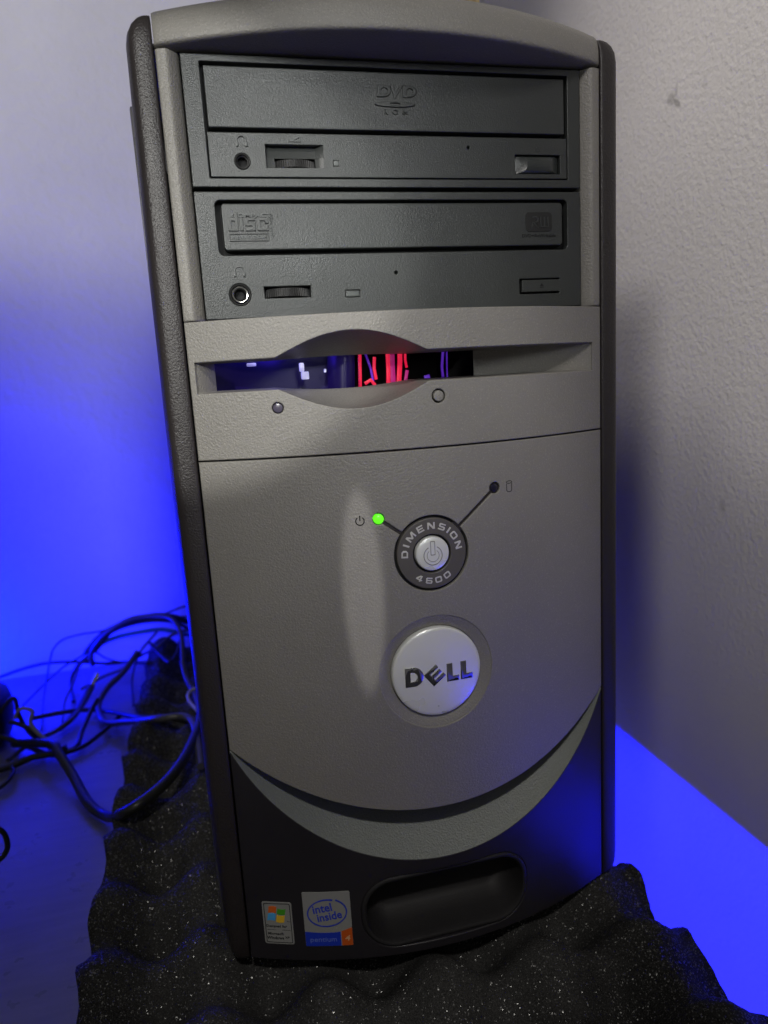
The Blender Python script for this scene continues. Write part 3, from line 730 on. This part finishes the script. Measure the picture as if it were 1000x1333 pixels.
letters('sticker_lettering', [('Designed for', -70.6, -243.3, 1.55, 0.03, 1.02, 0, 0, 1), ('Microsoft', -71.2, -246.9, 1.6, 0.03, 1.0, 0, 0, 1), ('Windows', -71.4, -248.9, 1.75, 0.05, 0.98, 0, 0, 1), ('XP', -66.7, -248.6, 1.5, 0.03, 0.95, 0, 0, 1), ('TM', -65.8, -241.0, 0.8, 0.0, 1, 0, 0, 1)], -0.02, 0.12, M['st_black'], S1)
plate('sticker_line', [rect(-74.4, -245.15, -65.2, -244.95)], 0.0, 0.1, M['st_black'], S1, 0.02, True, None, 1)
S2 = plate('sticker', [rect(-59.5, -252.4, -40.6, -227.2, 0.5, 3)], 0.05, 0.25, M['sticker_silver'], PC, 0.06, True, 3, 1)
S2['label'] = 'larger silver sticker with a blue oval and a blue and orange foot'
wave = lambda x: -245.3 - 0.8 * math.sin((x + 59.5) / 18.9 * math.pi) * 1.0 + (x + 50) * 0.02
band = [(x, wave(x)) for x in [-59.45 + 14.1 * i / 12 for i in range(13)]]
plate('sticker_band', [[(-59.45, -252.3), (-45.35, -252.3)] + band[::-1]], 0.0, 0.12, M['st_blue'], S2, 0.02, True, 3, 1)
band = [(x, wave(x) + (x + 45.3) * 0.25) for x in [-45.05 + 4.4 * i / 6 for i in range(7)]]
plate('sticker_corner', [[(-45.05, -252.3), (-40.65, -252.3)] + band[::-1]], 0.0, 0.12, M['st_orange'], S2, 0.02, True, 3, 1)
# open oval swoosh that thickens towards the top
oc = (-50.2, -236.9); outer = []; inner = []
for i in range(61):
    a = R(62 + 352 * i / 60.0); u = i / 60.0
    w = 0.38 + 0.55 * abs(math.sin(u * math.pi)) * 0.4 + (0.45 * max(0, 1 - u * 6)) + 0.35 * max(0, (u - 0.8) * 5)
    ex, ez = 7.6 + 0.35 * u, 6.0 + 0.35 * u
    ca_, sa_ = math.cos(R(10)), math.sin(R(10))
    f = lambda r1, r2: (oc[0] + r1 * math.cos(a) * ca_ - r2 * math.sin(a) * sa_, oc[1] + r1 * math.cos(a) * sa_ + r2 * math.sin(a) * ca_)
    outer.append(f(ex + w * 0.5, ez + w * 0.5)); inner.append(f(ex - w * 0.5, ez - w * 0.5))
plate('oval_mark', [outer + inner[::-1]], 0.0, 0.12, M['st_blue'], S2, 0.02, True, 3, 1)
letters('oval_lettering', [('intel', -52.0, -234.9, 4.7, 0.09, 0.98, R(10), 0.05, 1.12), ('inside', -49.4, -238.6, 4.5, 0.09, 0.98, R(10), 0.05, 1.12)], -0.02, 0.12, M['st_blue'], S2)
letters('band_lettering', [('pentium', -52.3, -249.3, 3.0, 0.02, 1.1, 0, 0, 1)], -0.04, 0.12, M['st_pale'], S2)
letters('corner_lettering', [('4', -42.8, -249.0, 3.4, 0.08, 1.15, 0, 0.15, 1)], -0.04, 0.12, M['st_pale2'], S2)

# ------------------------------------------------------------------ black egg-crate foam mat
mt, t, b = nt('black_open_cell_foam'); v = coords(t)
n1 = noise(t, v, 60, 3, 0.6); rc = ramp(t, n1.outputs['Fac'], [(0.3, (0.026, 0.0255, 0.025)), (0.7, (0.037, 0.0365, 0.036))])
vo = t.nodes.new('ShaderNodeTexVoronoi'); vo.inputs['Scale'].default_value = 2300; t.links.new(v, vo.inputs['Vector'])
sub = t.nodes.new('ShaderNodeVectorMath'); sub.operation = 'SUBTRACT'; sub.inputs[1].default_value = (0.5, 0.5, 0.5); t.links.new(vo.outputs['Color'], sub.inputs[0])
scl = t.nodes.new('ShaderNodeVectorMath'); scl.operation = 'SCALE'
t.links.new(sub.outputs['Vector'], scl.inputs[0])
wn = t.nodes.new('ShaderNodeTexWhiteNoise'); wn.noise_dimensions = '3D'; t.links.new(vo.outputs['Color'], wn.inputs['Vector'])
gl = ramp(t, wn.outputs['Value'], [(0.78, 0.16), (0.88, 1.0)])
gm = t.nodes.new('ShaderNodeMath'); gm.operation = 'MULTIPLY'; gm.inputs[1].default_value = 2.4; t.links.new(gl.outputs['Color'], gm.inputs[0]); t.links.new(gm.outputs[0], scl.inputs['Scale'])
geo = t.nodes.new('ShaderNodeNewGeometry'); add = t.nodes.new('ShaderNodeVectorMath'); add.operation = 'ADD'
t.links.new(geo.outputs['Normal'], add.inputs[0]); t.links.new(scl.outputs['Vector'], add.inputs[1])
nm = t.nodes.new('ShaderNodeVectorMath'); nm.operation = 'NORMALIZE'; t.links.new(add.outputs['Vector'], nm.inputs[0])
gb = t.nodes.new('ShaderNodeBsdfGlossy'); gb.inputs['Roughness'].default_value = 0.38; gb.inputs['Color'].default_value = (0.55, 0.55, 0.54, 1)
t.links.new(nm.outputs['Vector'], gb.inputs['Normal'])
mk = ramp(t, wn.outputs['Value'], [(0.83, 0.0), (0.88, 0.34)])
ms = t.nodes.new('ShaderNodeMixShader'); t.links.new(mk.outputs['Color'], ms.inputs['Fac']); t.links.new(b.outputs['BSDF'], ms.inputs[1]); t.links.new(gb.outputs['BSDF'], ms.inputs[2])
t.links.new(ms.outputs['Shader'], t.nodes['Material Output'].inputs['Surface'])
nf = noise(t, v, 900, 3, 0.7); bf = bump(t, nf.outputs['Fac'], 0.7, 0.0005); t.links.new(bf.outputs['Normal'], b.inputs['Normal'])
n4 = noise(t, v, 1500, 2, 0.6); r4 = ramp(t, n4.outputs['Fac'], [(0.35, 0.6), (0.68, 1.45)])
mxf = t.nodes.new('ShaderNodeMix'); mxf.data_type = 'RGBA'; mxf.blend_type = 'MULTIPLY'; mxf.inputs['Factor'].default_value = 1.0
t.links.new(rc.outputs['Color'], mxf.inputs['A']); t.links.new(r4.outputs['Color'], mxf.inputs['B'])
t.links.new(mxf.outputs['Result'], b.inputs['Base Color']); b.inputs['Roughness'].default_value = 0.95
b.inputs['Specular IOR Level'].default_value = 0.15
M['foam'] = mt
def foam_height(x, y):
    p = 45.0
    u = (x + 9.0 + 4 * math.sin(y / 90)) / p * 2 * math.pi; w = (y + 30.0 + 4 * math.sin(x / 70)) / p * 2 * math.pi
    a = 0.5 + 0.25 * (math.cos(u) + math.cos(w))
    a = a ** 0.85
    return -286 + 28.5 * a + 1.2 * math.sin(x * 0.11 + y * 0.07) * math.sin(y * 0.09)
bm = bmesh.new()
X0, X1, Y0, Y1, ST = -154.0, 107.0, -170.0, 446.0, 1.9
nx = int((X1 - X0) / ST); ny = int((Y1 - Y0) / ST)
def lim(x, y):
    """pressed flat under the computer"""
    inside = min(x + 92, 92 - x, y - (bow(x) if abs(x) < 82 else 0) - 1, 436 - y)
    return inside
grid = []
for j in range(ny + 1):
    row = []
    y = Y0 + ST * j
    for i in range(nx + 1):
        x = X0 + ST * i
        z = foam_height(x, y)
        ins = lim(x, y)
        if ins > -14:
            k = min(1.0, max(0.0, (ins + 14) / 14.0)); k = k * k * (3 - 2 * k)
            zl = -262.6 if ins >= 0 else -262.6 + 8 * (1 - k)
            z = min(z, zl)
        jx = 1.3 * math.sin(y * 0.21) if i in (0, nx) else 0.0
        row.append(bm.verts.new((x + jx + random.uniform(-.25, .25), y + random.uniform(-.25, .25), z + random.uniform(-.22, .22))))
    grid.append(row)
for j in range(ny):
    for i in range(nx): bm.faces.new((grid[j][i], grid[j][i + 1], grid[j + 1][i + 1], grid[j + 1][i]))
def skirt(line):
    lo = [bm.verts.new((v_.co.x, v_.co.y, -289.9)) for v_ in line]
    for a in range(len(line) - 1): bm.faces.new((line[a], line[a + 1], lo[a + 1], lo[a]))
skirt(grid[0]); skirt(grid[-1]); skirt([r_[0] for r_ in grid]); skirt([r_[-1] for r_ in grid])
tag(obj('foam_mat', bm, M['foam'], None, True, 80), 'black egg-crate foam mat lying under the computer tower', 'foam mat')

# ------------------------------------------------------------------ cables left of the computer
M['cable_black'] = plastic('black_cable_jacket', (0.014, 0.014, 0.013), 0.42, 500, 0.0001, 0.2, 0.5)
M['cable_grey'] = plastic('grey_cable_jacket', (0.055, 0.053, 0.056), 0.42, 500, 0.0001, 0.2, 0.5)
M['cable_teal'] = plastic('teal_cable_jacket', (0.02, 0.16, 0.17), 0.42, 500, 0.0001, 0.2, 0.5)
M['cable_pale'] = plastic('pale_cable_jacket', (0.36, 0.35, 0.36), 0.42, 500, 0.0001, 0.2, 0.5)
def catmull(P, n=8):
    P = [Vector(p) for p in P]; out = []
    for i in range(len(P) - 1):
        a = P[max(0, i - 1)]; b_ = P[i]; c = P[i + 1]; d = P[min(len(P) - 1, i + 2)]
        for k in range(n):
            s = k / n
            out.append(0.5 * ((2 * b_) + (c - a) * s + (2 * a - 5 * b_ + 4 * c - d) * s * s + (3 * b_ - a - 3 * c + d) * s ** 3))
    out.append(P[-1]); return out
def tube_mesh(P, rad, sides=10, flatk=1.0):
    pts = catmull(P); rings = []; prev = None
    for i, p in enumerate(pts):
        tdir = (pts[min(i + 1, len(pts) - 1)] - pts[max(i - 1, 0)]).normalized()
        if prev is None:
            up = Vector((0, 0, 1)) if abs(tdir.z) < 0.9 else Vector((1, 0, 0))
            nrm = (up - tdir * up.dot(tdir)).normalized()
        else:
            nrm = (prev - tdir * prev.dot(tdir)).normalized()
        prev = nrm; bi = tdir.cross(nrm)
        rings.append([tuple(p + nrm * (rad * flatk * math.cos(2 * math.pi * k / sides)) + bi * (rad * math.sin(2 * math.pi * k / sides))) for k in range(sides)])
    return rings
def cable(label, P, rad, mat, flatk=1.0, name='cable'):
    o = loft(name, tube_mesh(P, rad * 1.12, 10, flatk), M[mat], None, True, 2, 60)
    return tag(o, label, 'cable', 'cables tangled on the desk left of the computer')
cable('thick black cable drooping in a deep loop beside the foam mat', [(-247, 299, -284), (-212, 260, -271), (-204, 245, -272), (-192, 224, -280), (-178, 192, -284), (-163, 168, -282), (-145, 128, -258), (-131, 132, -253), (-120, 148, -252), (-111, 175, -252), (-105, 207, -252), (-102, 241, -253)], 2.9, 'cable_black')
cable('dark grey cable bent in a C-shaped loop over the foam edge', [(-162, 400, -260), (-174, 380, -270), (-186, 365, -276), (-192, 345, -283), (-182, 310, -283), (-162, 284, -274), (-134, 236, -254), (-117, 230, -252), (-109, 218, -252), (-105, 189, -253), (-103, 161, -256)], 2.4, 'cable_grey')
cable('grey wire running low from the knot up to the back of the case', [(-214, 395, -286), (-195, 400, -279), (-177, 400, -274), (-163, 400, -265), (-143, 390, -254), (-130, 400, -248), (-116, 400, -245), (-101, 400, -250)], 1.3, 'cable_grey')
cable('short black wire sagging between the foam top and the arch', [(-147, 370, -242), (-139, 362, -251), (-130, 345, -253), (-124, 359, -251), (-121, 370, -244), (-115, 370, -238)], 1.2, 'cable_black')
cable('black cable shadowing the high arch a little further back', [(-216, 369, -286), (-225, 411, -284), (-218, 420, -271), (-201, 420, -259), (-186, 420, -244), (-165, 420, -238), (-142, 420, -238), (-125, 420, -243), (-112, 420, -254)], 1.5, 'cable_black')
cable('black cable crossing the front of the knot towards the foam', [(-248, 300, -266), (-234, 295, -272), (-222, 288, -281), (-212, 270, -284), (-195, 276, -285), (-182, 295, -284), (-170, 312, -280)], 1.6, 'cable_black')
cable('black wire looping up beside the device at the left edge', [(-254, 300, -258), (-246, 301, -249), (-242, 300, -249), (-241, 299, -261), (-236, 298, -275), (-227, 295, -285)], 1.5, 'cable_black')
cable('long thin black cable running in from the left edge along the wall', [(-330, 430, -286), (-289, 430, -276), (-267, 430, -271), (-246, 430, -269), (-220, 430, -272), (-198, 430, -277), (-176, 430, -279), (-151, 372, -262)], 1.4, 'cable_black')
cable('black cable rising in a high arch then hanging down beside the case', [(-204, 410, -270), (-203, 405, -258), (-198, 400, -248), (-186, 395, -236), (-166, 390, -225), (-148, 385, -222), (-130, 375, -222), (-122, 365, -227), (-118, 350, -235), (-118, 330, -252), (-115, 315, -261), (-107, 273, -261), (-104, 235, -262)], 1.9, 'cable_grey')
cable('black cable lying just under the top of the high arch', [(-209, 418, -259), (-197, 418, -247), (-186, 416, -240), (-170, 414, -234), (-154, 412, -231), (-140, 412, -231), (-125, 414, -236), (-108, 418, -247)], 2.6, 'cable_black')
cable('teal cable crossing in front of the blue wall', [(-213, 425, -263), (-199, 425, -256), (-183, 425, -251), (-163, 425, -249), (-142, 425, -249), (-127, 425, -254), (-109, 425, -261), (-99, 420, -264)], 1.9, 'cable_teal')
cable('thin dark wire standing in a tall narrow hoop', [(-232, 318, -285), (-242, 380, -282), (-234, 390, -250), (-230, 395, -242), (-223, 400, -238), (-209, 405, -237), (-191, 410, -238), (-174, 415, -236)], 0.8, 'cable_grey')
cable('thin black wire slanting up from the cable knot towards the arch', [(-260, 371, -286), (-245, 400, -278), (-228, 405, -266), (-211, 410, -259), (-198, 415, -253), (-189, 420, -248)], 0.8, 'cable_black')
cable('straight black cable crossing the middle of the tangle', [(-241, 330, -279), (-219, 335, -280), (-201, 340, -283), (-180, 326, -282), (-150, 266, -264), (-132, 256, -262), (-114, 241, -262)], 1.7, 'cable_black')
cable('black cable dipping through the knot and curling upward', [(-262, 300, -274), (-249, 295, -278), (-234, 288, -284), (-217, 272, -285), (-207, 272, -285), (-199, 279, -285), (-198, 300, -283), (-194, 320, -277), (-189, 330, -271)], 1.7, 'cable_black')
cable('lowest black cable running from the left edge into the knot', [(-275, 262, -285), (-253, 261, -285), (-242, 263, -285), (-228, 268, -283), (-212, 265, -281), (-203, 265, -278)], 2.2, 'cable_black')
cable('short dark grey cable slanting across the left of the knot', [(-246, 274, -285), (-238, 289, -284), (-224, 292, -279), (-215, 295, -277), (-203, 300, -271)], 1.5, 'cable_grey')
cable('small pale-tipped cable hooked over at the left', [(-244, 300, -264), (-240, 298, -257), (-234, 296, -256), (-230, 295, -259), (-232, 293, -266), (-228, 290, -273), (-218, 285, -283)], 1.4, 'cable_pale')
cable('thin dark wire rising steeply behind the flat plug', [(-218, 326, -286), (-221, 360, -281), (-214, 370, -269), (-208, 380, -257), (-199, 390, -256)], 0.8, 'cable_grey')
cable('thin grey wire curving up the far corner of the foam', [(-163, 338, -285), (-169, 389, -284), (-165, 400, -270), (-158, 400, -258), (-142, 400, -242)], 1.0, 'cable_grey')
cable('fine black wire sagging low before the back wall', [(-206, 435, -264), (-198, 435, -272), (-188, 435, -278), (-172, 438, -284)], 0.8, 'cable_black')
cable('upper of two thin wires behind the case edge', [(-150, 446, -244), (-132, 440, -237), (-120, 440, -234), (-100, 440, -231)], 0.9, 'cable_grey')
cable('lower of two thin wires behind the case edge', [(-148, 446, -242), (-131, 440, -243), (-119, 440, -244), (-100, 440, -244)], 0.9, 'cable_black')
cable('pale short wire stub hooked on the foam beside the case', [(-102, 292, -259), (-110, 292, -259), (-114, 286, -260), (-113, 276, -262), (-106, 258, -264)], 1.1, 'cable_pale')
cable('dark cable end curled on the desk at the left edge', [(-262, 232, -286), (-246, 234, -286), (-240, 237, -285), (-237, 244, -284), (-237, 252, -284), (-240, 260, -284)], 1.3, 'cable_black')
cable('black cable loop poking in low at the left edge', [(-216, 118, -246), (-211, 120, -248), (-207, 120, -251), (-205.5, 120, -256), (-206, 120, -262), (-210, 120, -267), (-218, 122, -270)], 1.3, 'cable_black')
pl = thing('flat_plug', 'flat black cable plug with a pale metal tip leaning on the tangle', 'plug', (-210, 340, -286), 'cables tangled on the desk left of the computer')
loft('plug_body', tube_mesh([(-218, 311, -284), (-211, 325, -283), (-206, 345, -281), (-202, 362, -277), (-199, 367, -272)], 3.6, 10, 0.42), M['cable_black'], pl, True, 2, 60)
loft('plug_tip', tube_mesh([(-199, 367, -272), (-196.5, 370, -268), (-194, 372, -264)], 3.0, 10, 0.42), M['nickel'], pl, True, 2, 60)
# dark device cut off by the left edge
rows = []
for z, x in ((-290, -262), (-286, -256.5), (-278, -254), (-268, -252.4), (-256, -252.6), (-250, -254.5), (-247, -259)):
    rows.append([(-330, 296, z), (x - 6, 296, z), (x - 2, 298, z), (x, 303, z), (x, 330, z), (x - 3, 338, z), (-330, 338, z)])
tag(loft('black_device', rows, M['rubber'], None, True, 2, 50), 'rounded end of a black device cut off by the left edge of the frame', 'device')

# ------------------------------------------------------------------ cardboard box on top of the case
mt, t, b = nt('corrugated_cardboard'); v = coords(t)
wv = t.nodes.new('ShaderNodeTexWave'); wv.inputs['Scale'].default_value = 90; wv.inputs['Distortion'].default_value = 0.6; t.links.new(v, wv.inputs['Vector'])
rc = ramp(t, wv.outputs['Fac'], [(0.2, (0.33, 0.25, 0.13)), (0.8, (0.42, 0.33, 0.18))]); t.links.new(rc.outputs['Color'], b.inputs['Base Color'])
b.inputs['Roughness'].default_value = 0.8
bp = bump(t, wv.outputs['Fac'], 0.4, 0.0006); t.links.new(bp.outputs['Normal'], b.inputs['Normal'])
M['card'] = mt
CB = thing('cardboard_box', 'tan cardboard box standing on top of the computer, barely in view', 'box', (33, 125, 100.7))
box('box_body', (8, 60, 100.7), (58.5, 190, 172), M['card'], CB, 0.8)
box('box_flap', (7.5, 59.5, 172.1), (59, 124.8, 173.4), M['card'], CB, 0.3)
box('box_flap', (7.5, 125.2, 172.1), (59, 190.5, 173.4), M['card'], CB, 0.3)
